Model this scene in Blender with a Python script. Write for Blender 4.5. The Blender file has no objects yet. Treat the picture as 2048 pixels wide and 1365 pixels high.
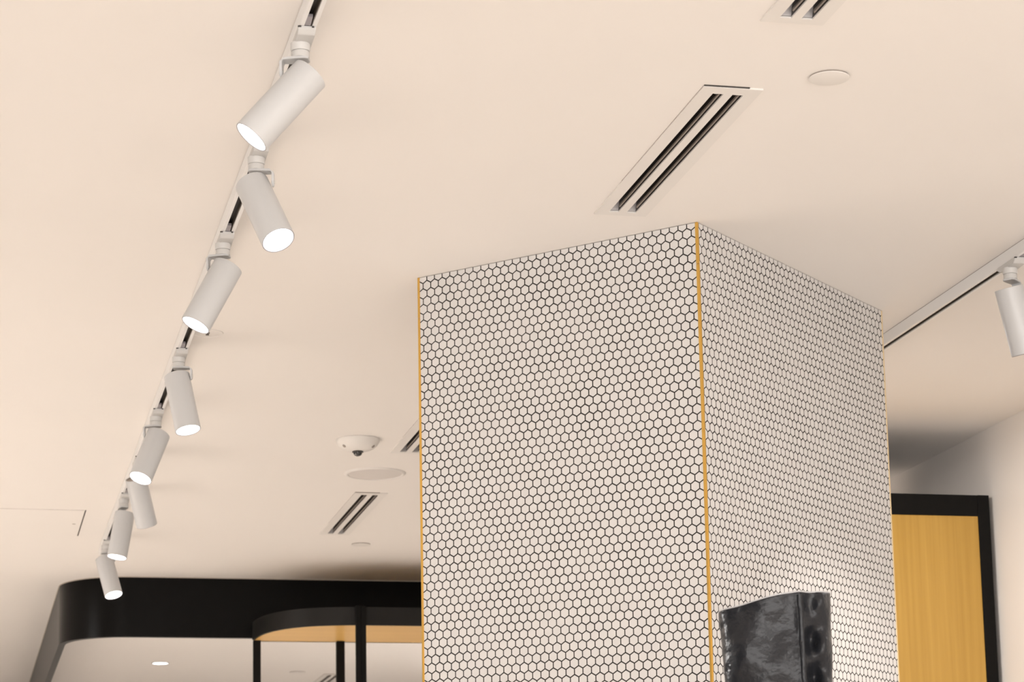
import bpy, bmesh, math, random
from mathutils import Vector, Matrix, noise
from math import sin, cos, pi, radians

random.seed(3)
scene = bpy.context.scene
COL = scene.collection

# ------------------------------------------------------------------ camera
YAW, PITCH, ROLL = 0.225295, 0.186741, -0.018832
F_PX, CX, CY = 4968.48, 1020.148, 989.584
fw = Vector((sin(YAW) * cos(PITCH), cos(YAW) * cos(PITCH), sin(PITCH)))
rt = Vector((cos(YAW), -sin(YAW), 0.0))
up = rt.cross(fw)
r2 = cos(ROLL) * rt + sin(ROLL) * up
u2 = -sin(ROLL) * rt + cos(ROLL) * up
cam_data = bpy.data.cameras.new('camera')
cam = bpy.data.objects.new('camera', cam_data)
COL.objects.link(cam)
cam.matrix_world = Matrix(((r2.x, u2.x, -fw.x, 0), (r2.y, u2.y, -fw.y, 0), (r2.z, u2.z, -fw.z, 1.5), (0, 0, 0, 1)))
cam_data.sensor_width = 36.0
cam_data.lens = F_PX * 36.0 / 2048.0
cam_data.shift_x = (1024.0 - CX) / 2048.0
cam_data.shift_y = (CY - 682.5) / 2048.0
cam_data.clip_start = 0.05
cam_data.dof.use_dof = True
cam_data.dof.focus_distance = 5.7
cam_data.dof.aperture_fstop = 12.0
scene.camera = cam

# ------------------------------------------------------------------ light
scene.view_settings.view_transform = 'Standard'
scene.view_settings.look = 'None'
scene.view_settings.gamma = 1.0
scene.view_settings.use_curve_mapping = False
scene.view_settings.exposure = 0.0

world = bpy.data.worlds.new('world')
scene.world = world
world.use_nodes = True
bg = world.node_tree.nodes['Background']
bg.inputs['Color'].default_value = (1.0, 0.93, 0.87, 1)
bg.inputs['Strength'].default_value = 0.005


def area_light(name, loc, direction, sx, sy, power, color):
    l = bpy.data.lights.new(name, 'AREA')
    l.shape = 'RECTANGLE'
    l.size, l.size_y = sx, sy
    l.energy = power
    l.color = color
    o = bpy.data.objects.new(name, l)
    o.location = loc
    o.rotation_euler = Vector(direction).to_track_quat('-Z', 'Z').to_euler()
    COL.objects.link(o)
    return o


# added fill lights for assumed daylight, behind and left of the camera
area_light('front_daylight_fill', (-1.0, -4.0, 1.5), (0, 1, 0.0), 9.0, 2.6, 530, (1.0, 0.96, 0.93))
area_light('side_daylight_fill', (-6.0, 7.0, 1.5), (1, 0, 0.0), 16.0, 2.6, 150, (1.0, 0.96, 0.93))
# added unseen fill panels brightening the shop (their housings are built further down)
FILL_PANELS = [(-3.6, 9.3, 560, 1.0), (2.6, 0.6, 70, 1.0), (3.05, 13.2, 78, 0.6), (2.9, 4.45, 6, 0.5), (2.32, 7.15, 13, 0.5)]
for px_, py_, pw_, ps_ in FILL_PANELS:
    area_light('fill_panel_light', (px_, py_, 3.215), (0, 0, -1), ps_ * 0.9, ps_ * 0.9, pw_, (1.0, 0.975, 0.955))


# ------------------------------------------------------------------ materials
def mat(name, color, rough=0.5, metallic=0.0, spec=0.5, emis=None, strength=0.0, coat=0.0):
    m = bpy.data.materials.new(name)
    m.use_nodes = True
    b = m.node_tree.nodes['Principled BSDF']
    b.inputs['Base Color'].default_value = (*color, 1)
    b.inputs['Roughness'].default_value = rough
    b.inputs['Metallic'].default_value = metallic
    b.inputs['Specular IOR Level'].default_value = spec
    b.inputs['Coat Weight'].default_value = coat
    if emis:
        b.inputs['Emission Color'].default_value = (*emis, 1)
        b.inputs['Emission Strength'].default_value = strength
    return m


class NT:
    """tiny helper to chain nodes"""
    def __init__(self, m):
        self.t = m.node_tree
        self.n = self.t.nodes
        self.l = self.t.links
        self.b = self.n['Principled BSDF']

    def math(self, op, a, b=None, c=None, clamp=False):
        nd = self.n.new('ShaderNodeMath')
        nd.operation = op
        nd.use_clamp = clamp
        for i, v in enumerate((a, b, c)):
            if v is None:
                continue
            if isinstance(v, (int, float)):
                nd.inputs[i].default_value = v
            else:
                self.l.new(v, nd.inputs[i])
        return nd.outputs[0]

    def noise(self, scale, detail=3.0, vec=None, rough=0.5):
        nd = self.n.new('ShaderNodeTexNoise')
        nd.inputs['Scale'].default_value = scale
        nd.inputs['Detail'].default_value = detail
        nd.inputs['Roughness'].default_value = rough
        if vec is not None:
            self.l.new(vec, nd.inputs['Vector'])
        return nd.outputs['Fac']

    def obj(self):
        return self.n.new('ShaderNodeTexCoord').outputs['Object']

    def mapping(self, vec, scale):
        nd = self.n.new('ShaderNodeMapping')
        nd.inputs['Scale'].default_value = scale
        self.l.new(vec, nd.inputs['Vector'])
        return nd.outputs['Vector']

    def mix(self, fac, c1, c2):
        nd = self.n.new('ShaderNodeMix')
        nd.data_type = 'RGBA'
        self.l.new(fac, nd.inputs['Factor'])
        for i, c in ((6, c1), (7, c2)):
            if isinstance(c, tuple):
                nd.inputs[i].default_value = (*c, 1)
            else:
                self.l.new(c, nd.inputs[i])
        return nd.outputs[2]

    def bump(self, h, strength, dist):
        nd = self.n.new('ShaderNodeBump')
        nd.inputs['Strength'].default_value = strength
        nd.inputs['Distance'].default_value = dist
        self.l.new(h, nd.inputs['Height'])
        self.l.new(nd.outputs['Normal'], self.b.inputs['Normal'])


def plaster(name, color):
    m = mat(name, color, 0.85, spec=0.2)
    t = NT(m)
    v = t.obj()
    n = t.noise(1.3, 3, v)
    c2 = tuple(min(1, x * 1.02) for x in color)
    c1 = tuple(x * 0.985 for x in color)
    t.l.new(t.mix(n, c1, c2), t.b.inputs['Base Color'])
    t.bump(t.noise(60, 4, v), 0.05, 0.001)
    return m


def oak(name, axis, c1, c2, rough=0.35):
    """straight grained oak veneer, grain running along the given axis"""
    m = mat(name, c1, rough)
    t = NT(m)
    s = [70.0, 70.0, 70.0]
    s[axis] = 1.6
    v = t.mapping(t.obj(), s)
    g = t.noise(1.0, 5, v, 0.6)
    s2 = [9.0, 9.0, 9.0]
    s2[axis] = 0.35
    g2 = t.noise(1.0, 3, t.mapping(t.obj(), s2))
    f = t.math('ADD', t.math('MULTIPLY', g, 0.65), t.math('MULTIPLY', g2, 0.35))
    r = t.n.new('ShaderNodeMapRange')
    r.inputs['From Min'].default_value = 0.32
    r.inputs['From Max'].default_value = 0.68
    t.l.new(f, r.inputs['Value'])
    t.l.new(t.mix(r.outputs[0], c1, c2), t.b.inputs['Base Color'])
    t.bump(g, 0.08, 0.0006)
    return m


def hex_tile(name, pitch, off):
    """small white hexagon mosaic with dark grout; object X runs along the face, object Z is height"""
    m = mat(name, (0.7, 0.7, 0.7), 0.35)
    t = NT(m)
    sep = t.n.new('ShaderNodeSeparateXYZ')
    t.l.new(t.obj(), sep.inputs[0])
    u = t.math('MULTIPLY_ADD', sep.outputs[0], 1 / pitch, 0.5 - off / pitch)
    v = t.math('MULTIPLY_ADD', sep.outputs[2], -1 / 0.0239, 3.2454 / 0.0239)
    S = 1.7320508

    def cell(du, dv):
        a = t.math('SUBTRACT', t.math('FLOORED_MODULO', t.math('ADD', u, du), 1.0), 0.5)
        b = t.math('SUBTRACT', t.math('FLOORED_MODULO', t.math('ADD', v, dv), S), S / 2)
        return t.math('ABSOLUTE', a), t.math('ABSOLUTE', b), a, b
    a1, b1, _, _ = cell(100.5, 100 * S + S / 2)
    a2, b2, _, _ = cell(100.0, 100 * S)

    def hd(a, b):
        return t.math('MAXIMUM', a, t.math('ADD', t.math('MULTIPLY', a, 0.5), t.math('MULTIPLY', b, 0.8660254)))
    d = t.math('MINIMUM', hd(a1, b1), hd(a2, b2))
    wob = t.math('MULTIPLY', t.math('SUBTRACT', t.noise(9.0, 2, t.obj()), 0.5), 0.03)
    d2 = t.math('ADD', d, wob)
    g = t.n.new('ShaderNodeMapRange')
    g.interpolation_type = 'SMOOTHSTEP'
    g.inputs['From Min'].default_value = 0.428
    g.inputs['From Max'].default_value = 0.456
    t.l.new(d2, g.inputs['Value'])
    # gentle tone differences from tile to tile
    n2 = t.noise(26.0, 1, t.obj())
    tile = t.mix(n2, TILE_A, TILE_B)
    t.l.new(t.mix(g.outputs[0], tile, (0.012, 0.009, 0.007)), t.b.inputs['Base Color'])
    rr = t.math('MULTIPLY_ADD', g.outputs[0], 0.5, 0.32)
    t.l.new(rr, t.b.inputs['Roughness'])
    t.bump(t.math('SUBTRACT', 1.0, g.outputs[0]), 0.5, 0.001)
    return m


TILE_A = (0.64, 0.625, 0.615)
TILE_B = (0.71, 0.695, 0.685)
M_ceiling = plaster('painted ceiling', (0.86, 0.83, 0.80))
M_wall = plaster('painted wall', (0.83, 0.79, 0.75))
M_white = mat('white powder coat', (0.56, 0.565, 0.57), 0.38)
M_white_plate = mat('white grille plate', (0.80, 0.775, 0.745), 0.55)
M_track = mat('white track enamel', (0.86, 0.855, 0.85), 0.4)
M_adapter = mat('white plastic', (0.60, 0.595, 0.585), 0.42)
M_grey = mat('grey speaker mesh', (0.70, 0.665, 0.64), 0.7)
M_dark = mat('dark metal', (0.035, 0.03, 0.027), 0.45)
M_gap = mat('shadow gap black', (0.012, 0.010, 0.009), 0.9)
M_blade = mat('grey brown blade', (0.30, 0.26, 0.23), 0.4)
M_endgrey = mat('galvanised end', (0.45, 0.44, 0.45), 0.4, 0.2)
M_black = mat('satin black steel', (0.0045, 0.0042, 0.0040), 0.30, spec=0.09)
M_blackmatt = mat('matt black frame', (0.007, 0.0065, 0.006), 0.55, spec=0.10)
M_bead = mat('beige sealant bead', (0.50, 0.44, 0.38), 0.7)
M_rim = mat('charcoal steel rim', (0.012, 0.011, 0.010), 0.5, spec=0.25)
M_brass = mat('brushed brass', (0.78, 0.50, 0.13), 0.33, 0.85)
M_brass_pale = mat('pale brass', (0.80, 0.66, 0.42), 0.4, 0.5)
M_oak_v = oak('oak upright grain', 2, (0.46, 0.26, 0.045), (0.56, 0.33, 0.066))
M_oak_h = oak('oak level grain', 0, (0.84, 0.51, 0.15), (0.94, 0.60, 0.20), 0.3)
M_floor = oak('pale oak floor', 1, (0.60, 0.53, 0.465), (0.68, 0.61, 0.54), 0.4)
M_lens = mat('lit lens', (1, 1, 1), 0.3, emis=(1.0, 0.99, 0.98), strength=9.0)
M_diffuser = mat('lit diffuser', (0.9, 0.9, 0.9), 0.5, emis=(1.0, 0.96, 0.92), strength=2.0)
M_lens_off = mat('unlit lens', (0.25, 0.25, 0.27), 0.15)
M_slot = mat('aluminium track channel', (0.20, 0.17, 0.14), 0.4, 0.6)
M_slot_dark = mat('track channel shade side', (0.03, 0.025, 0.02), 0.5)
M_latch = mat('grey plastic latch', (0.33, 0.31, 0.33), 0.5)
M_glassdome = mat('dark glass lens', (0.03, 0.03, 0.03), 0.08, coat=1.0)
M_plinth = mat('white plinth paint', (0.78, 0.76, 0.73), 0.5)


# ------------------------------------------------------------------ mesh helpers
def obj(name, bm, m, parent=None, smooth=True, angle=35):
    bmesh.ops.remove_doubles(bm, verts=bm.verts, dist=1e-6)
    bmesh.ops.recalc_face_normals(bm, faces=bm.faces)
    me = bpy.data.meshes.new(name)
    bm.to_mesh(me)
    bm.free()
    for mm in (m if isinstance(m, (list, tuple)) else [m]):
        me.materials.append(mm)
    if smooth:
        me.polygons.foreach_set('use_smooth', [True] * len(me.polygons))
        me.set_sharp_from_angle(angle=radians(angle))
    o = bpy.data.objects.new(name, me)
    COL.objects.link(o)
    if parent:
        o.parent = parent
    return o


def thing(name, label, cat, loc=(0, 0, 0), rotz=0.0, group=None):
    o = bpy.data.objects.new(name, None)
    o.empty_display_size = 0.05
    COL.objects.link(o)
    o.location = loc
    o.rotation_euler = (0, 0, rotz)
    return tag(o, label, cat, group)


def tag(o, label, cat, group=None):
    o['label'] = label
    o['category'] = cat
    if group:
        o['group'] = group
    return o


def struct(o):
    o['kind'] = 'structure'
    return o


def box(bm, a, b, bevel=0.0, seg=2):
    a, b = Vector(a), Vector(b)
    r = bmesh.ops.create_cube(bm, size=1.0)
    for v in r['verts']:
        v.co = Vector(((a.x + b.x) / 2 + v.co.x * (b.x - a.x), (a.y + b.y) / 2 + v.co.y * (b.y - a.y), (a.z + b.z) / 2 + v.co.z * (b.z - a.z)))
    if bevel:
        es = {e for v in r['verts'] for e in v.link_edges}
        bmesh.ops.bevel(bm, geom=list(es), offset=bevel, segments=seg, affect='EDGES', profile=0.5)


def lathe(bm, prof, seg=48, mtx=None, close=True):
    """revolve (radius, z) profile around Z"""
    rings = []
    for r, z in prof:
        if r < 1e-6:
            rings.append([bm.verts.new((0, 0, z))])
        else:
            rings.append([bm.verts.new((r * cos(2 * pi * i / seg), r * sin(2 * pi * i / seg), z)) for i in range(seg)])
    for A, B in zip(rings, rings[1:]):
        for i in range(seg):
            j = (i + 1) % seg
            if len(A) == 1 and len(B) == 1:
                continue
            if len(A) == 1:
                bm.faces.new((A[0], B[i], B[j]))
            elif len(B) == 1:
                bm.faces.new((A[i], A[j], B[0]))
            else:
                bm.faces.new((A[i], A[j], B[j], B[i]))
    vs = [v for R in rings for v in R]
    if mtx is not None:
        for v in vs:
            v.co = mtx @ v.co
    return vs


def prism(bm, pts, z0, z1):
    lo = [bm.verts.new((x, y, z0)) for x, y in pts]
    hi = [bm.verts.new((x, y, z1)) for x, y in pts]
    n = len(pts)
    for i in range(n):
        j = (i + 1) % n
        bm.faces.new((lo[i], lo[j], hi[j], hi[i]))
    bm.faces.new(lo[::-1])
    bm.faces.new(hi)


def band(bm, path, th, z0, z1):
    """vertical strip of given thickness following an open path; thickness goes to the left of travel"""
    n = len(path)
    inner = []
    for i, (x, y) in enumerate(path):
        a = Vector(path[max(i - 1, 0)])
        b = Vector(path[min(i + 1, n - 1)])
        t = (b - a).normalized()
        inner.append((x - t.y * th, y + t.x * th))
    P = [[bm.verts.new((x, y, z)) for x, y in q] for q in (path, inner) for z in (z0, z1)]
    o0, o1, i0, i1 = P
    for k in range(n - 1):
        bm.faces.new((o0[k], o0[k + 1], o1[k + 1], o1[k]))
        bm.faces.new((i0[k + 1], i0[k], i1[k], i1[k + 1]))
        bm.faces.new((o0[k + 1], o0[k], i0[k], i0[k + 1]))
        bm.faces.new((o1[k], o1[k + 1], i1[k + 1], i1[k]))
    for k in (0, n - 1):
        bm.faces.new((o0[k], o1[k], i1[k], i0[k]))


H = 3.25            # ceiling height
WX = 3.417          # right wall
YB = 19.5           # far wall

# ------------------------------------------------------------------ room shell
# grilles: (x0, x1, y0, y1)
VENTS = [
    (1.475, 1.602, 4.600, 5.486),
    (1.479, 1.603, 9.054, 9.976),
    (1.475, 1.600, 3.345, 4.239),
    (1.480, 1.605, 7.400, 8.310),
    (2.236, 2.362, 14.895, 15.790),
]


def slot_rects(v):
    x0, x1, y0, y1 = v
    return [(x0 + 0.030, x0 + 0.053, y0 + 0.036, y1 - 0.026), (x0 + 0.0725, x0 + 0.0955, y0 + 0.037, y1 - 0.025)]


def plate_with_holes(bm, X0, X1, Y0, Y1, holes, z0, z1=None):
    xs = sorted({X0, X1, *[h[0] for h in holes], *[h[1] for h in holes]})
    ys = sorted({Y0, Y1, *[h[2] for h in holes], *[h[3] for h in holes]})

    def solid(i, j):
        if i < 0 or j < 0 or i >= len(xs) - 1 or j >= len(ys) - 1:
            return False
        mx, my = (xs[i] + xs[i + 1]) / 2, (ys[j] + ys[j + 1]) / 2
        return not any(h[0] < mx < h[1] and h[2] < my < h[3] for h in holes)
    V = {}

    def vt(i, j, z):
        k = (i, j, z)
        if k not in V:
            V[k] = bm.verts.new((xs[i], ys[j], z))
        return V[k]
    zs = [z0] if z1 is None else [z0, z1]
    for i in range(len(xs) - 1):
        for j in range(len(ys) - 1):
            if not solid(i, j):
                continue
            for z in zs:
                bm.faces.new((vt(i, j, z), vt(i + 1, j, z), vt(i + 1, j + 1, z), vt(i, j + 1, z)))
            if z1 is not None:
                for di, dj, p, q in ((-1, 0, (i, j), (i, j + 1)), (1, 0, (i + 1, j), (i + 1, j + 1)), (0, -1, (i, j), (i + 1, j)), (0, 1, (i, j + 1), (i + 1, j + 1))):
                    if not solid(i + di, j + dj):
                        bm.faces.new((vt(*p, z0), vt(*q, z0), vt(*q, z1), vt(*p, z1)))


bm = bmesh.new()
holes = [(v[0] + 0.022, v[1] - 0.022, v[2] + 0.022, v[3] - 0.018) for v in VENTS]
holes.append((1.206 - 0.046, 1.206 + 0.046, 14.42 - 0.046, 14.42 + 0.046))
plate_with_holes(bm, -6.2, WX + 0.1, -4.2, YB + 0.1, holes, H, H + 0.12)
struct(obj('ceiling', bm, M_ceiling, smooth=False))

bm = bmesh.new()
box(bm, (-6.2, -4.2, -0.1), (WX + 0.1, YB + 0.1, 0))
struct(obj('floor', bm, M_floor, smooth=False))
bm = bmesh.new()
box(bm, (WX, -4.2, 0), (WX + 0.1, YB, H))
struct(obj('wall_right', bm, M_wall, smooth=False))
bm = bmesh.new()
box(bm, (-6.2, YB, 0), (WX, YB + 0.1, H))
struct(obj('wall_back', bm, M_wall, smooth=False))

# ------------------------------------------------------------------ hexagon tiled column
cC, cL, cR = Vector((1.739, 5.516)), Vector((1.166, 6.109)), Vector((2.490, 6.239))
cB = cL + cR - cC
column = thing('tiled_column', 'big square column covered in small white hexagon mosaic tiles with dark grout', 'column', (cC.x, cC.y, 0))
Mcol = Matrix.Translation((-cC.x, -cC.y, 0))


def face_slab(name, a, b, inward, m):
    """tile skin 12 mm thick on the line a-b, object X along the face"""
    d = b - a
    L = d.length
    bm = bmesh.new()
    box(bm, (0.0045, 0, 0.0), (L - 0.0045, 0.012, H - 0.0016))
    o = obj(name, bm, m, column, smooth=False)
    o.location = (a.x - cC.x, a.y - cC.y, 0)
    o.rotation_euler = (0, 0, math.atan2(d.y, d.x))
    return o


M_hexL = hex_tile('hexagon mosaic, wide face', 0.02399, 0.0043)
M_hexR = hex_tile('hexagon mosaic, angled face', 0.02300, 0.0074)
face_slab('tile_facing', cL, cC, 1, M_hexL)
face_slab('tile_facing', cC, cR, 1, M_hexR)
face_slab('tile_facing', cR, cB, 1, M_hexR)
face_slab('tile_facing', cB, cL, 1, M_hexL)
bm = bmesh.new()
uL = (cL - cC).normalized()
uR = (cR - cC).normalized()
q = 0.010
pts = [cC + (uL + uR) * q, cR + (uL - uR) * q, cB - (uL + uR) * q, cL + (uR - uL) * q]
prism(bm, [(p.x - cC.x, p.y - cC.y) for p in pts], 0, H)
obj('core', bm, M_gap, column, smooth=False)
# corner trims: two lengths each, with a fine butt joint


def trim(corner, d1, d2, zj, m, w=0.0048):
    o_ = corner - cC
    e = 0.0012
    for z0, z1 in ((0, zj - 0.0006), (zj + 0.0006, H - 0.001)):
        bm = bmesh.new()
        a = o_ - (d1 + d2) * e
        pts = [a, a + d1 * (w + e), a + d1 * (w + e) + d2 * (w + e), a + d2 * (w + e)]
        prism(bm, [(p.x, p.y) for p in pts], z0, z1)
        bmesh.ops.bevel(bm, geom=[ed for ed in bm.edges if abs(ed.verts[0].co.z - ed.verts[1].co.z) > 0.1], offset=0.0009, segments=2, affect='EDGES')
        obj('corner_trim', bm, m, column)


trim(cC, uL, uR, 3.145, M_brass, 0.0058)
trim(cL, -uL, uR, 3.141, M_brass, 0.0058)
trim(cR, uL, -uR, 2.2, M_brass_pale)
trim(cB, -uL, -uR, 2.2, M_brass_pale)

# ------------------------------------------------------------------ slot grilles in the ceiling
VLAB = [
    ('white ceiling slot grille with two dark slots, in front of the tiled column', 'fixed above and before the column'),
    ('white ceiling slot grille with two dark slots, between the round speaker and the black fascia', ''),
    ('white ceiling slot grille cut by the top edge of the photo', ''),
    ('white ceiling slot grille partly hidden behind the left edge of the tiled column', ''),
    ('slot grille in the far ceiling, seen under the black fascia between two posts', ''),
]
for k, v in enumerate(VENTS):
    x0, x1, y0, y1 = v
    g = thing('slot_grille', VLAB[k][0], 'air vent', ((x0 + x1) / 2, (y0 + y1) / 2, H), 0, 'linear slot grilles in the ceiling')
    ox, oy = (x0 + x1) / 2, (y0 + y1) / 2
    sl = [(a - ox, b - ox, c - oy, d - oy) for a, b, c, d in slot_rects(v)]
    bm = bmesh.new()
    plate_with_holes(bm, x0 - ox, x1 - ox, y0 - oy, y1 - oy, sl, -0.0035, 0.0)
    obj('face_plate', bm, M_white_plate, g, smooth=False)
    # fine open joint on two sides of the plate where it meets the ceiling
    bm = bmesh.new()
    box(bm, (x0 - ox - 0.0002, y0 - oy - 0.0035, -0.0022), (x1 - ox - 0.030, y0 - oy - 0.0001, -0.0001))
    obj('edge_joint', bm, M_dark if k == 0 else M_blade, g, smooth=False)
    bm = bmesh.new()
    box(bm, (x0 - ox - 0.0005, y0 - oy, -0.0008), (x0 - ox - 0.0001, y1 - oy - 0.25, -0.0001))
    obj('edge_joint', bm, M_blade, g, smooth=False)
    for (a, b, c, d) in sl:
        # open channel: walls, top
        bm = bmesh.new()
        t_ = 0.0012
        for p, q_ in (((a - t_, c - t_, 0), (a, d + t_, 0.05)), ((b, c - t_, 0), (b + t_, d + t_, 0.05)), ((a - t_, c - t_, 0), (b + t_, c, 0.05)), ((a - t_, c - t_, 0.05), (b + t_, d + t_, 0.0512))):
            box(bm, p, q_)
        ch = obj('slot_channel', bm, M_dark, g, smooth=False)
        # deflector blade: narrow rounded bar low on the right wall of the slot
        bm = bmesh.new()
        pr = [(b - 0.0002, 0.0045), (b - 0.0022, 0.0060), (b - 0.0026, 0.0085), (b - 0.0018, 0.0115), (b - 0.0002, 0.0125)]
        lo = [bm.verts.new((x, c, z)) for x, z in pr]
        hi = [bm.verts.new((x, d - 0.014, z)) for x, z in pr]
        for i in range(len(pr)):
            j = (i + 1) % len(pr)
            bm.faces.new((lo[i], lo[j], hi[j], hi[i]))
        bm.faces.new(lo)
        bm.faces.new(hi)
        obj('deflector_blade', bm, M_blade, ch)
        # bright end piece at the far end
        bm = bmesh.new()
        vs = [bm.verts.new(p) for p in ((a, d, 0.001), (b, d, 0.001), (b, d - 0.012, 0.030), (a, d - 0.002, 0.012), (a, d, 0.03), (b, d, 0.03))]
        bm.faces.new((vs[0], vs[1], vs[2], vs[3]))
        bm.faces.new((vs[3], vs[2], vs[5], vs[4]))
        bm.faces.new((vs[0], vs[3], vs[4]))
        bm.faces.new((vs[1], vs[5], vs[2]))
        bm.faces.new((vs[0], vs[4], vs[5], vs[1]))
        obj('end_piece', bm, M_endgrey, ch, smooth=False)
    if k == 0:
        a, b, c, d = sl[0]
        bm = bmesh.new()
        mt = Matrix.Translation(((a + b) / 2 - 0.001, c + 0.009, 0.0085)) @ Matrix.Rotation(radians(-50), 4, 'X')
        lathe(bm, [(0.0080, 0), (0.0092, -0.001), (0.0092, 0.003), (0.0080, 0.003), (0.0080, 0)], 24, mt)
        ring = obj('plug_ring', bm, M_white, g)
        bm = bmesh.new()
        lathe(bm, [(0, 0.001), (0.0083, 0.001), (0.0083, 0.0025), (0, 0.0025)], 24, mt)
        obj('plug_core', bm, M_gap, ring)


# ------------------------------------------------------------------ round things in the ceiling
def disc_cover(x, y, r, label, gap=True):
    t = thing('sprinkler_cover', label, 'ceiling cover', (x, y, H), 0, 'flat round sprinkler covers')
    bm = bmesh.new()
    lathe(bm, [(0, -0.0052), (r * 0.93, -0.0052), (r, -0.0044), (r, -0.0030), (0, -0.0030)], 56)
    obj('cover_disc', bm, M_white_plate, t)
    bm = bmesh.new()
    lathe(bm, [(0, -0.0030), (r * 0.96, -0.0030), (r * 0.96, -0.0001), (0, -0.0001)], 48)
    obj('recess_ring', bm, M_blade, t)
    return t


disc_cover(1.711, 4.509, 0.0410, 'flat white round ceiling cover beside the front slot grille, top right')
disc_cover(1.690, 10.205, 0.0405, 'small flat round ceiling cover between the slot grille and the black fascia')
disc_cover(2.060, 14.810, 0.0500, 'faint round ceiling cover in the far ceiling under the black fascia')

t = thing('ceiling_speaker', 'round white ceiling speaker with grey mesh, below the dome camera', 'speaker', (1.492, 8.686, H))
bm = bmesh.new()
lathe(bm, [(0.097, -0.0005), (0.0985, -0.0055), (0.103, -0.0065), (0.1095, -0.0035), (0.1115, -0.0001), (0.097, -0.0001)], 72)
obj('bezel', bm, M_white_plate, t)
bm = bmesh.new()
lathe(bm, [(0, -0.0050), (0.06, -0.0047), (0.0975, -0.0035), (0.0975, -0.0003), (0, -0.0003)], 72)
obj('mesh_grille', bm, M_grey, t)

t = thing('dome_camera', 'white dome camera on the ceiling with a small dark glass lens', 'security camera', (1.336, 8.118, H))
bm = bmesh.new()
lathe(bm, [(0, -0.0001), (0.073, -0.0001), (0.0745, -0.003), (0.0725, -0.010), (0.067, -0.020), (0.056, -0.030), (0.041, -0.037), (0.024, -0.0405), (0.0185, -0.041), (0, -0.041)], 64)
obj('housing', bm, M_white_plate, t)
bm = bmesh.new()
lathe(bm, [(0.0175, -0.040), (0.0195, -0.0435), (0.0165, -0.0455), (0, -0.0455)], 40)
lens = obj('lens_ring', bm, M_dark, t)
bm = bmesh.new()
lathe(bm, [(0.0150, -0.0455), (0.0140, -0.0505), (0.0105, -0.0550), (0.0055, -0.0575), (0, -0.0582)], 32)
obj('glass_dome', bm, M_glassdome, lens)
for ang in (-152, -34):
    bm = bmesh.new()
    a = radians(ang)
    mt = Matrix.Translation((0.0575 * cos(a), 0.0575 * sin(a), -0.0292)) @ Matrix.Rotation(a, 4, 'Z') @ Matrix.Rotation(radians(-42), 4, 'Y')
    lathe(bm, [(0, -0.0012), (0.0058, -0.0010), (0.0065, 0.001), (0, 0.001)], 20, mt)
    obj('screw_recess', bm, M_blade, t)

t = thing('recessed_ceiling_light', 'round flush ceiling fitting with a tiny dark centre, beside the third track light', 'ceiling light', (0.690, 6.758, H))
bm = bmesh.new()
lathe(bm, [(0, -0.0024), (0.026, -0.0022), (0.036, -0.0012), (0.0405, -0.0010), (0.0425, -0.0022), (0.0440, -0.0004), (0, -0.0002)], 56)
obj('cover_disc', bm, M_white_plate, t)
bm = bmesh.new()
prism(bm, [(-0.0045, -0.014), (0.0045, -0.014), (0.0045, -0.007), (0.002, -0.007), (0.002, 0.006), (0.0045, 0.006), (0.0045, 0.013), (-0.0045, 0.013), (-0.0045, 0.006), (-0.002, 0.006), (-0.002, -0.007), (-0.0045, -0.007)], -0.0040, -0.0022)
obj('centre_piece', bm, M_dark, t)

t = thing('downlight', 'small lit recessed downlight in the far ceiling beneath the black fascia', 'ceiling light', (1.206, 14.42, H))
bm = bmesh.new()
lathe(bm, [(0.042, 0.02), (0.043, -0.0030), (0.050, -0.0040), (0.0525, -0.0001), (0.046, 0.02)], 48)
obj('trim_ring', bm, M_white, t)
bm = bmesh.new()
lathe(bm, [(0, -0.0015), (0.0435, -0.0015), (0.0435, 0.012), (0, 0.012)], 48)
obj('lens', bm, M_lens, t)
sp = bpy.data.lights.new('downlight_beam', 'SPOT')
sp.energy = 30
sp.spot_size = radians(80)
sp.spot_blend = 0.6
sp.color = (1, 0.95, 0.9)
sp.shadow_soft_size = 0.04
so = bpy.data.objects.new('downlight_beam', sp)
so.location = (0, 0, -0.006)
so.parent = t
COL.objects.link(so)

t = thing('access_hatch', 'square flush access hatch in the ceiling at the left edge of the photo', 'access panel', (0.214, 9.846, H))
bm = bmesh.new()
box(bm, (-0.293, -0.293, -0.0016), (0.291, 0.293, -0.0001))
obj('hatch_panel', bm, M_ceiling, t, smooth=False)
bm = bmesh.new()
box(bm, (0.2925, -0.295, -0.0012), (0.2965, 0.285, -0.0001))
obj('edge_gap', bm, M_dark, t, smooth=False)
bm = bmesh.new()
box(bm, (-0.293, -0.2947, -0.0005), (0.291, -0.2937, -0.0001))
obj('edge_gap', bm, M_blade, t, smooth=False)
bm = bmesh.new()
lathe(bm, [(0, -0.0022), (0.0065, -0.0022), (0.0070, -0.0016), (0, -0.0016)], 20, Matrix.Translation((0.265, 0.007, 0)))
obj('key_hole', bm, M_blade, t)


for px_, py_, pw_, ps_ in FILL_PANELS:  # housings and glowing faces of the added fill panels
    t = thing('ceiling_fill_panel', 'added square white fill panel out of sight of the camera, brightening the shop', 'ceiling light', (px_, py_, H), 0, 'added square fill panels out of sight')
    bm = bmesh.new()
    box(bm, (-0.5 * ps_, -0.5 * ps_, -0.030), (0.5 * ps_, 0.5 * ps_, -0.0001), 0.003)
    obj('housing', bm, M_white, t)
    bm = bmesh.new()
    box(bm, (-0.46 * ps_, -0.46 * ps_, -0.032), (0.46 * ps_, 0.46 * ps_, -0.0305))
    obj('diffuser', bm, M_diffuser, t, smooth=False)

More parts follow.
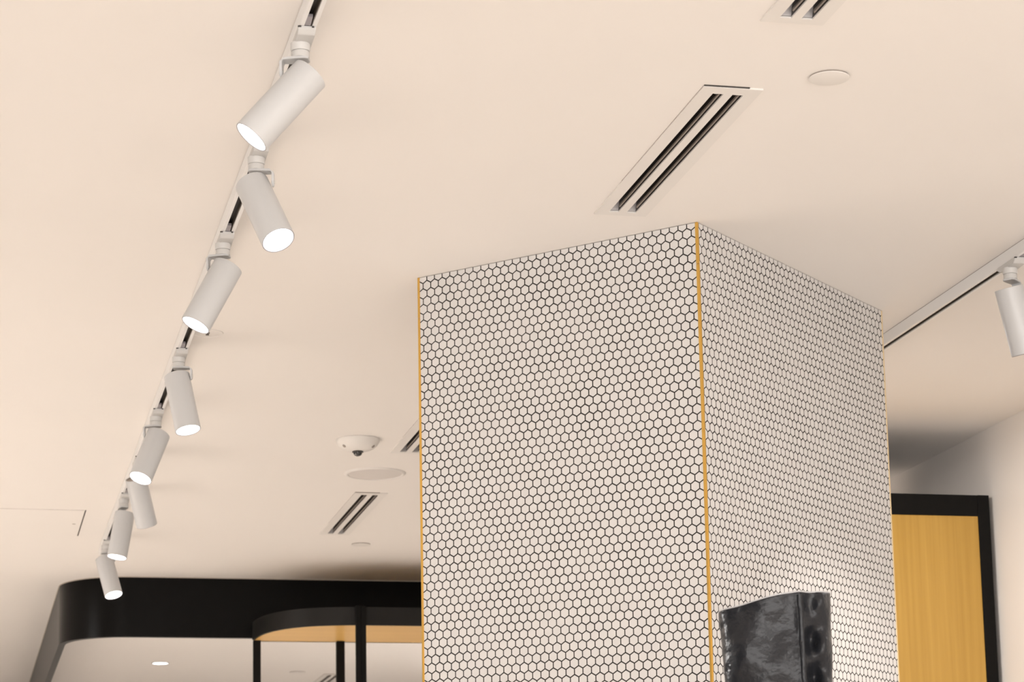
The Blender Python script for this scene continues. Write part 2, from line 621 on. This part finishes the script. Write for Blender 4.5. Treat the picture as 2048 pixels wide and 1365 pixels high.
# ------------------------------------------------------------------ lighting tracks
def track(x0, x1, y0, y1, label):
    cx = (x0 + x1) / 2
    t = thing('light_track', label, 'light track', (cx, y0, H), 0, 'ceiling light tracks')
    hw = (x1 - x0) / 2
    L = y1 - y0
    bm = bmesh.new()
    sw = 0.0075
    zb = -0.032
    prof = [(-hw, -0.0015), (-hw, zb + 0.001), (-hw + 0.001, zb), (-sw, zb), (-sw, zb + 0.003), (-hw + 0.004, zb + 0.003), (-hw + 0.004, -0.004),
            (hw - 0.004, -0.004), (hw - 0.004, zb + 0.003), (sw, zb + 0.003), (sw, zb), (hw - 0.001, zb), (hw, zb + 0.001), (hw, -0.0015)]
    A = [bm.verts.new((x, 0, z)) for x, z in prof]
    B = [bm.verts.new((x, L, z)) for x, z in prof]
    for i in range(len(prof)):
        j = (i + 1) % len(prof)
        bm.faces.new((A[i], A[j], B[j], B[i]))
    obj('track_body', bm, M_track, t, smooth=False)
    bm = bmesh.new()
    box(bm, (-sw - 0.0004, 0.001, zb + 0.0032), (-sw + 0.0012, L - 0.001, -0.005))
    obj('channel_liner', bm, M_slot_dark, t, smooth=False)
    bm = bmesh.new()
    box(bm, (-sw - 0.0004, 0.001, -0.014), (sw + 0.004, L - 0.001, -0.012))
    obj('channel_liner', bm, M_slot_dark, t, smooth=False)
    bm = bmesh.new()
    box(bm, (sw - 0.0012, 0.001, zb + 0.0032), (sw + 0.0004, L - 0.001, -0.0145))
    obj('conductor_strip', bm, M_slot, t, smooth=False)
    bm = bmesh.new()
    box(bm, (-hw + 0.0004, 0, -0.0015), (hw - 0.0004, L, -0.0001))
    obj('mounting_gap', bm, M_blade, t, smooth=False)
    for yy in (-0.004, L):
        bm = bmesh.new()
        box(bm, (-hw, yy, zb), (hw, yy + 0.004, -0.0001), 0.0008)
        obj('end_cap', bm, M_track, t)
    return t


track(0.6105, 0.6425, 1.2, 10.42, 'long white ceiling track carrying the row of spotlights on the left')
track(2.588, 2.620, 2.6, 8.2, 'white ceiling track emerging from behind the tiled column on the right')

R_, LB, E_ = 0.0362, 0.171, 0.029
ZP = -0.126      # pivot below the ceiling


def spotlight(x, y, az, tilt, side, lit, label, group='white cylinder spotlights on the tracks', power=6):
    t = thing('track_spotlight', label, 'spotlight', (x, y, H - 0.032), 0, group)
    zc = H - 0.032
    # adapter block that clips under the track
    bm = bmesh.new()
    prof = [(-0.058, 0.0), (-0.058, -0.006), (-0.048, -0.014), (0.030, -0.018), (0.052, -0.008), (0.052, 0.0)]
    for wv in (0.0165,):
        A = [bm.verts.new((-wv + 0.0045, yy, zz)) for yy, zz in prof]
        B = [bm.verts.new((wv + 0.0045, yy, zz)) for yy, zz in prof]
        for i in range(len(prof)):
            j = (i + 1) % len(prof)
            bm.faces.new((A[i], A[j], B[j], B[i]))
        bm.faces.new(A)
        bm.faces.new(B[::-1])
    bmesh.ops.bevel(bm, geom=list(bm.edges), offset=0.0012, segments=2, affect='EDGES')
    ad = obj('track_adapter', bm, M_adapter, t)
    # grey latch that reaches into the slot in front of the adapter
    bm = bmesh.new()
    vs = [bm.verts.new(p) for p in ((-0.003, -0.095, 0.003), (0.010, -0.095, 0.003), (-0.004, -0.058, 0.0005), (0.011, -0.058, 0.0005),
                                    (-0.003, -0.095, 0.009), (0.010, -0.095, 0.009), (-0.004, -0.058, 0.009), (0.011, -0.058, 0.009))]
    for f_ in ((0, 1, 3, 2), (4, 5, 7, 6), (0, 1, 5, 4), (2, 3, 7, 6), (0, 2, 6, 4), (1, 3, 7, 5)):
        bm.faces.new([vs[i] for i in f_])
    obj('latch', bm, M_latch, ad, smooth=False)
    for ga, gb in ((-0.0128, -0.0065), (0.0135, 0.0175)):
        bm = bmesh.new()
        box(bm, (ga, -0.0598, -0.0035), (gb, -0.0565, -0.0008))
        obj('contact_gap', bm, M_dark, ad, smooth=False)
    # selector dial and collar
    bm = bmesh.new()
    lathe(bm, [(0, -0.014), (0.0185, -0.014), (0.0185, -0.0275), (0.0172, -0.0295), (0.0150, -0.0295), (0.0150, -0.0315), (0, -0.0315)], 40)
    obj('dial', bm, M_adapter, t)
    bm = bmesh.new()
    lathe(bm, [(0, -0.0305), (0.0165, -0.0305), (0.0172, -0.0320), (0.0172, -0.0430), (0, -0.0430)], 40)
    obj('collar', bm, M_adapter, t)
    # bracket: flat plate under the collar, reaching sideways and then down to the hinge
    h = Vector((cos(side), sin(side), 0))               # bearing of the arm
    f2 = Vector((-h.y, h.x, 0))
    zpv = H + ZP - zc
    reach = 0.0335
    th = 0.0048
    zt = -0.0430
    zb = -0.0800

    def L3(s_, f_, z_):
        p = h * s_ + f2 * f_
        return Vector((p.x, p.y, z_))

    def loft(bm, secs):
        R3 = [[bm.verts.new(p) for p in q] for q in secs]
        for A, B in zip(R3, R3[1:]):
            for i in range(4):
                j = (i + 1) % 4
                bm.faces.new((A[i], A[j], B[j], B[i]))
        bm.faces.new(R3[0])
        bm.faces.new(R3[-1])
    # one folded strip: under the collar, chamfered corner, down beside the rear of the lamp
    line = [((-0.0165, zt), (-0.0165, zt - th), 0.0125), ((-0.010, zt), (-0.010, zt - th), 0.0160), ((0.010, zt), (0.012, zt - th), 0.0160), ((reach - 0.004, zt), (reach - 0.002, zt - th), 0.0135),
            ((reach + th, zt - 0.0075), (reach, zt - th - 0.004), 0.0125), ((reach + th, zb + 0.016), (reach, zb + 0.016), 0.0105), ((reach + th, zb + 0.004), (reach, zb + 0.004), 0.0075), ((reach + th - 0.0008, zb), (reach + 0.0008, zb), 0.0040)]
    bm = bmesh.new()
    loft(bm, [[L3(o_[0], -w_, o_[1]), L3(o_[0], w_, o_[1]), L3(i_[0], w_, i_[1]), L3(i_[0], -w_, i_[1])] for o_, i_, w_ in line])
    bmesh.ops.recalc_face_normals(bm, faces=bm.faces)
    bmesh.ops.bevel(bm, geom=[e for e in bm.edges if e.calc_face_angle(0) > 1.0], offset=0.0008, segments=2, affect='EDGES')
    br = obj('bracket', bm, M_white, t)
    bm = bmesh.new()
    rot = h.to_track_quat('Z', 'Y').to_matrix().to_4x4()
    lathe(bm, [(0, 0), (0.0045, 0), (0.0045, 0.0068), (0.0038, 0.0074), (0, 0.0074)], 24, Matrix.Translation(L3(reach - 0.001, 0, zb + 0.010)) @ rot)
    obj('hinge_screw', bm, M_adapter, br)
    # body
    d = Vector((sin(az) * cos(tilt), cos(az) * cos(tilt), -sin(tilt)))
    piv = Vector((0, 0, zpv))
    q_ = d.to_track_quat('Z', 'Y').to_matrix().to_4x4()
    mt = Matrix.Translation(piv - d * E_) @ q_
    bm = bmesh.new()
    lathe(bm, [(R_ - 0.0035, 0.0015), (R_ - 0.0012, 0.0), (R_, 0.0010), (R_, LB - 0.0008), (R_ - 0.0008, LB), (R_ - 0.0028, LB), (R_ - 0.0034, LB - 0.007)], 72, mt)
    body = obj('lamp_body', bm, M_white, t)
    bm = bmesh.new()
    lathe(bm, [(0, 0.0035), (R_ - 0.0035, 0.0035), (R_ - 0.0035, 0.0010), (R_ - 0.0060, 0.0022)], 56, mt)
    obj('rear_cap', bm, M_blade, body)
    bm = bmesh.new()
    lathe(bm, [(R_ - 0.0024, LB - 0.001), (R_ - 0.0006, LB + 0.0002), (R_ - 0.0011, LB + 0.0009), (R_ - 0.0026, LB + 0.0004)], 72, mt)
    obj('front_rim', bm, M_latch, body)
    bm = bmesh.new()
    lathe(bm, [(0, LB - 0.0045), (R_ - 0.010, LB - 0.0045), (R_ - 0.0030, LB - 0.0030), (R_ - 0.0030, LB - 0.009), (0, LB - 0.009)], 64, mt)
    obj('lens', bm, M_lens if lit else M_lens_off, body)
    if lit:
        l = bpy.data.lights.new('spot_beam', 'SPOT')
        l.energy = power
        l.spot_size = radians(46)
        l.spot_blend = 0.7
        l.shadow_soft_size = 0.028
        l.color = (1.0, 0.95, 0.88)
        lo = bpy.data.objects.new('spot_beam', l)
        COL.objects.link(lo)
        lo.parent = t
        lo.location = piv + d * (LB - E_ + 0.006)
        lo.rotation_euler = (-d).to_track_quat('Z', 'Y').to_euler()
    return t


LAMPS = [
    (4.395, 270.8, 49.6, 162, True, 'white cylinder spotlight nearest the top of the left track, tipped down to the left'),
    (5.073, 149.1, 58.0, -13, True, 'second white spotlight down the left track, its round lens facing the viewer'),
    (5.727, 260.2, 62.2, 158, True, 'third white spotlight down the left track, above the flush round ceiling fitting'),
    (6.869, 140.8, 74.1, -12, True, 'fourth white spotlight down the left track, pointing down and slightly right'),
    (7.648, 229.8, 62.9, 165, True, 'fifth white spotlight down the left track, partly covering an unlit one'),
    (8.388, 32.7, 61.4, 100, False, 'white spotlight turned away, its lens unseen, behind the fifth lit one'),
    (9.059, 238.4, 78.7, 95, True, 'white spotlight hanging nearly upright, just above the lowest one on the left track'),
    (10.087, 146.1, 67.1, 8, True, 'farthest white spotlight at the end of the left track, against the black fascia'),
]
for y, az, ti, sd, lit, lab in LAMPS:
    spotlight(0.620, y, radians(az), radians(ti), radians(sd), lit, lab)
spotlight(2.597, 5.63, radians(66), radians(73), radians(40), False, 'white spotlight on the right track, cut by the right edge of the photo')
# its neighbour on the same track, outside the picture, washes the angled face of the column
tgt = Vector((2.32, 6.07, 1.80)) - Vector((2.597, 4.55, H + ZP))
spotlight(2.597, 4.55, math.atan2(tgt.x, tgt.y), math.atan2(-tgt.z, math.hypot(tgt.x, tgt.y)), radians(180), True,
          'white spotlight on the right track outside the picture, aimed at the tiled column', power=62)

# ------------------------------------------------------------------ black fascia hanging from the ceiling
ZF = 2.976
path = [(0.497, 17.0), (0.497, 11.56)]
cxy = (0.822, 11.512)
for i in range(1, 25):
    a = pi + (pi / 2) * i / 24
    path.append((0.497 + 0.30 + 0.30 * cos(a), 11.187 + 0.33 + 0.33 * sin(a)))
path += [(1.2, 11.187), (2.0, 11.188), (WX - 0.002, 11.190)]
t = thing('ceiling_fascia', 'deep black fascia with a rounded corner hanging from the ceiling', 'fascia', (0.497, 11.187, H))
loc = [(x - 0.497, y - 11.187) for x, y in path]
bm = bmesh.new()
band(bm, loc, 0.03, ZF - H, -0.0001)
obj('fascia_band', bm, M_black, t, angle=25)
bm = bmesh.new()
off = []
for i, (x, y) in enumerate(loc):
    a = Vector(loc[max(i - 1, 0)])
    b = Vector(loc[min(i + 1, len(loc) - 1)])
    tt = (b - a).normalized()
    off.append((x + tt.y * 0.003, y - tt.x * 0.003))
band(bm, off, 0.0029, -0.004, -0.0002)
obj('top_bead', bm, M_bead, t, angle=25)

# ------------------------------------------------------------------ display canopy on posts under the fascia
t = thing('display_canopy', 'black rimmed canopy with oak underside and rounded end, carried on black posts', 'display rack', (1.757, 10.93, 0))
ox, oy = 1.757, 10.93
cv = [(1.350, 11.186), (1.351, 11.12), (1.356, 11.06), (1.366, 10.99), (1.382, 10.925), (1.405, 10.865), (1.436, 10.808), (1.475, 10.758),
      (1.520, 10.717), (1.570, 10.688), (1.625, 10.667), (1.680, 10.653), (1.74, 10.646), (1.82, 10.645), (2.6, 10.645), (3.35, 10.645)]
# smooth the measured outline
for _ in range(2):
    nv = [cv[0]]
    for a, b in zip(cv, cv[1:]):
        nv.append((a[0] * .75 + b[0] * .25, a[1] * .75 + b[1] * .25))
        nv.append((a[0] * .25 + b[0] * .75, a[1] * .25 + b[1] * .75))
    nv.append(cv[-1])
    cv = nv
lv = [(x - ox, y - oy) for x, y in cv]
ZC = 2.966
bm = bmesh.new()
band(bm, lv, 0.012, ZC, 3.046)
obj('rim_band', bm, M_rim, t, angle=25)
bm = bmesh.new()
ins = [(x + 0.010, y + 0.010) for x, y in lv]
ins = [p for p in ins if p[1] < 11.226 - oy]
prism(bm, [(ins[0][0], 11.226 - oy)] + ins + [(ins[-1][0], 11.226 - oy)], ZC + 0.0005, ZC + 0.009)
obj('soffit', bm, M_oak_h, t, smooth=False)
bm = bmesh.new()
box(bm, (1.36 - ox, 11.226 - oy, ZC - 0.0005), (3.35 - ox, 11.236 - oy, ZC + 0.009))
obj('back_rail', bm, M_blackmatt, t, smooth=False)
for a, b, y0, y1, zt in ((1.357, 1.390, 11.193, 11.222, ZC), (1.738, 1.775, 11.190, 11.222, ZC), (3.30, 3.335, 11.190, 11.222, ZC),
                         (1.7350, 1.7565, 10.618, 10.644, 3.049), (1.7575, 1.7790, 10.618, 10.644, 3.047), (3.29, 3.33, 10.618, 10.644, 3.047)):
    bm = bmesh.new()
    box(bm, (a - ox, y0 - oy, 0), (b - ox, y1 - oy, zt), 0.0012, 1)
    obj('post', bm, M_blackmatt, t)

# ------------------------------------------------------------------ oak cabinet with black frame against the right wall
t = thing('tall_cabinet', 'tall cabinet with oak panel and black frame against the right wall', 'cabinet', (2.95, 7.95, 0))
ox, oy = 2.95, 7.95
Xl, Xr, Yf, Yk = 2.52, 3.402, 7.645, 8.50
bm = bmesh.new()
box(bm, (Xl - ox, Yf - oy, 2.946), (3.3605 - ox, Yf + 0.05 - oy, 3.017), 0.001, 1)
obj('top_rail', bm, M_blackmatt, t)
for a, b in ((3.3612, Xr), (Xl - 0.042, Xl - 0.0007)):
    bm = bmesh.new()
    box(bm, (a - ox, Yf - 0.001 - oy, 0), (b - ox, Yk - oy, 3.0175), 0.001, 1)
    obj('side_stile', bm, M_blackmatt, t)
bm = bmesh.new()
box(bm, (Xl - ox, Yf + 0.004 - oy, 0.06), (3.3605 - ox, Yf + 0.03 - oy, 2.9455))
obj('oak_panel', bm, M_oak_v, t, smooth=False)
bm = bmesh.new()
box(bm, (Xl - ox, Yf + 0.051 - oy, 2.99), (3.3605 - ox, Yk - oy, 3.016))
obj('top_board', bm, M_blackmatt, t, smooth=False)
bm = bmesh.new()
box(bm, (Xl - ox, Yf + 0.01 - oy, 0), (3.3605 - ox, Yf + 0.04 - oy, 0.059))
obj('plinth_rail', bm, M_blackmatt, t, smooth=False)

# ------------------------------------------------------------------ black leather boot on a plinth
BZ = 1.640
bc = Vector((1.337, 3.90, 0))
ru = Vector((cos(YAW), -sin(YAW), 0))      # across the boot, as it is turned to the shop front
rf = Vector((-sin(YAW), -cos(YAW), 0))     # front of the shaft
tp = thing('display_plinth', 'white display plinth below the picture carrying the black leather boot', 'plinth', (bc.x, bc.y, 0), -YAW)
bm = bmesh.new()
box(bm, (-0.20, -0.24, 0), (0.20, 0.20, BZ - 0.001), 0.003)
obj('plinth_block', bm, M_plinth, tp)

M_leather = mat('black grained leather', (0.015, 0.016, 0.019), 0.27, spec=0.26, coat=0.03)
tt_ = NT(M_leather)
tt_.b.inputs['Coat Roughness'].default_value = 0.22
v_ = tt_.obj()
hgt = tt_.math('ADD', tt_.math('MULTIPLY', tt_.noise(24, 4, v_), 1.0), tt_.math('MULTIPLY', tt_.noise(260, 3, v_), 0.05))
tt_.bump(hgt, 0.6, 0.010)
M_rimedge = mat('raw cut leather edge', (0.42, 0.42, 0.43), 0.5)
M_sole = mat('boot sole rubber', (0.02, 0.02, 0.02), 0.6)

boot = thing('leather_boot', 'black glossy leather boot shaft with a raised side seam, in front of the tiled column', 'boot', (bc.x, bc.y, BZ), -YAW)
# local axes: +x to the right of the viewer, -y towards the viewer
NS, NR = 132, 84


def shaft_point(k, f):
    """k: fraction around (0 at right, going through the front), f: 0 at ankle, 1 at rim"""
    a = 2 * pi * k
    c, s = cos(a), sin(a)
    wx = 0.0850 + 0.0075 * f          # half width
    wy = 0.0480 + 0.0100 * f          # half depth
    x = wx * (abs(c) ** 0.80) * (1 if c > 0 else -1)
    y = -wy * (abs(s) ** 0.85) * (1 if s > 0 else -1)
    x += 0.0045
    if s > 0:
        # seam ridge standing proud, deep fold just to its right
        xs = 0.0400 - 0.002 * (1 - f)
        y -= 0.0065 * math.exp(-((x - xs) / 0.0075) ** 2)
        e = (x - xs - 0.019) / 0.0125
        y += (0.022 + 0.012 * sin(34 * f + 0.5)) * math.exp(-e * e) * min(1, 0.30 + 2.5 * (1 - f))
        # broad soft dents on the big panel
        y += 0.007 * math.exp(-((x + 0.055) / 0.022) ** 2) * sin(13 * f + 1.2)
        y += 0.004 * math.exp(-((x - 0.0) / 0.03) ** 2) * sin(17 * f)
        y += 0.008 * math.exp(-((x - 0.075) / 0.018) ** 2) * sin(30 * f + 1.6)
    return x, y


zrim = 2.083 - BZ
zank = 0.115
bm = bmesh.new()
rings = []
for j in range(NR + 1):
    f = j / NR
    ring = []
    for i in range(NS):
        x, y = shaft_point(i / NS, f)
        top = zrim + 0.155 * x + 0.003 * sin(x * 38 + 0.6) + 0.003 * math.exp(-((x + 0.03) / 0.05) ** 2)
        z = zank + (top - zank) * f
        # wrinkles
        nv = noise.noise(Vector((x * 22, y * 22, z * 15)))
        n2 = noise.noise(Vector((x * 60 + 5, y * 60, z * 38)))
        amp = 0.0030 * (1 - 0.75 * max(0, (f - 0.93) / 0.07))
        r = math.hypot(x, y) or 1
        x += x / r * (nv * amp + n2 * 0.0009)
        y += y / r * (nv * amp + n2 * 0.0009)
        if f > 0.985:
            y += -0.0006 if y < 0 else 0.0006
        # lean a little: the lower shaft swings right
        x += 0.0085 * (1 - f) * 0.9
        ring.append(bm.verts.new((x, y, z)))
    rings.append(ring)
RIM = [v.co.copy() for v in rings[-1]]
for A, B in zip(rings, rings[1:]):
    for i in range(NS):
        j = (i + 1) % NS
        bm.faces.new((A[i], A[j], B[j], B[i]))
sh = obj('shaft', bm, M_leather, boot, angle=80)
md = sh.modifiers.new('leather thickness', 'SOLIDIFY')
md.thickness = 0.0028
md.offset = -1
bm = bmesh.new()
top_ring = [tuple(v) for v in RIM]
nn = len(top_ring)
cols = []
for i, p in enumerate(top_ring):
    p = Vector(p)
    r = Vector((p.x, p.y, 0)).normalized()
    cols.append([bm.verts.new(p + r * a_ + Vector((0, 0, b_))) for a_, b_ in ((0.0005, -0.0012), (0.0005, 0.0008), (-0.0014, 0.0014), (-0.0032, 0.0008), (-0.0032, -0.0012))])
for i in range(nn):
    A, B = cols[i], cols[(i + 1) % nn]
    for q in range(5):
        w = (q + 1) % 5
        bm.faces.new((A[q], A[w], B[w], B[q]))
obj('rim_edge', bm, M_rimedge, boot)
# foot, pointing towards the viewer's left front: lofted sections
bm = bmesh.new()
secs = []
N2 = 40
for j in range(22):
    g = j / 21
    # travel from heel (y=+0.07) to toe (y=-0.20)
    yc = 0.075 - 0.285 * g
    w = 0.046 * (sin(pi * min(1, max(0.03, 0.16 + 0.86 * g)) ** 0.9) ** 0.5 if g < 0.97 else 0.35)
    w = 0.020 + 0.026 * math.sin(pi * (0.12 + 0.80 * g)) if 0 < g < 1 else 0.012
    hgt_ = 0.150 if g < 0.35 else 0.150 - 0.105 * ((g - 0.35) / 0.65) ** 0.8
    if g > 0.93:
        hgt_ -= 0.02 * (g - 0.93) / 0.07
    ww = max(w, 0.058 * (1 - g / 0.5)) if g < 0.5 and g > 0 else w
    sec = []
    for i in range(N2):
        a = 2 * pi * i / N2
        x = ww * cos(a) * (1.0)
        z = 0.014 + hgt_ / 2 + (hgt_ / 2) * sin(a)
        sec.append(bm.verts.new((x, yc, z)))
    secs.append(sec)
for A, B in zip(secs, secs[1:]):
    for i in range(N2):
        j = (i + 1) % N2
        bm.faces.new((A[i], A[j], B[j], B[i]))
bm.faces.new(secs[0])
bm.faces.new(secs[-1])
obj('vamp', bm, M_leather, boot, angle=60)
bm = bmesh.new()
so_ = []
for i in range(48):
    a = 2 * pi * i / 48
    yy = -0.068 + 0.148 * cos(a)
    so_.append((0.046 * sin(a) * (1 - 0.12 * cos(a)), yy))
prism(bm, so_, 0.010, 0.020)
box(bm, (-0.034, 0.005, 0.0), (0.034, 0.078, 0.012), 0.003)
box(bm, (-0.036, -0.19, 0.0), (0.036, -0.09, 0.012), 0.003)
obj('sole', bm, M_sole, boot)
# stitched welt running down the seam and a pull strip at the right edge
for xs, wv, nm in ((0.0395, 0.0042, 'seam_welt'),):
    bm = bmesh.new()
    prev = None
    for j in range(60):
        f = 0.02 + 0.965 * j / 59
        best = None
        for i in range(NS * 2):
            kk = i / (NS * 4)
            x, y = shaft_point(kk, f)
            if best is None or abs(x - xs) < best[0]:
                best = (abs(x - xs), x, y)
        _, x, y = best
        top = zrim + 0.155 * x + 0.003 * sin(x * 38 + 0.6)
        z = zank + (top - zank) * f
        x += 0.0085 * (1 - f) * 0.9
        cur = [bm.verts.new((x + wv * math.cos(a), y - 0.001 + 0.0032 * -abs(math.sin(a)), z)) for a in [pi * q / 6 for q in range(7)]]
        if prev:
            for i in range(6):
                bm.faces.new((prev[i], prev[i + 1], cur[i + 1], cur[i]))
        prev = cur
    obj(nm, bm, M_leather, boot)
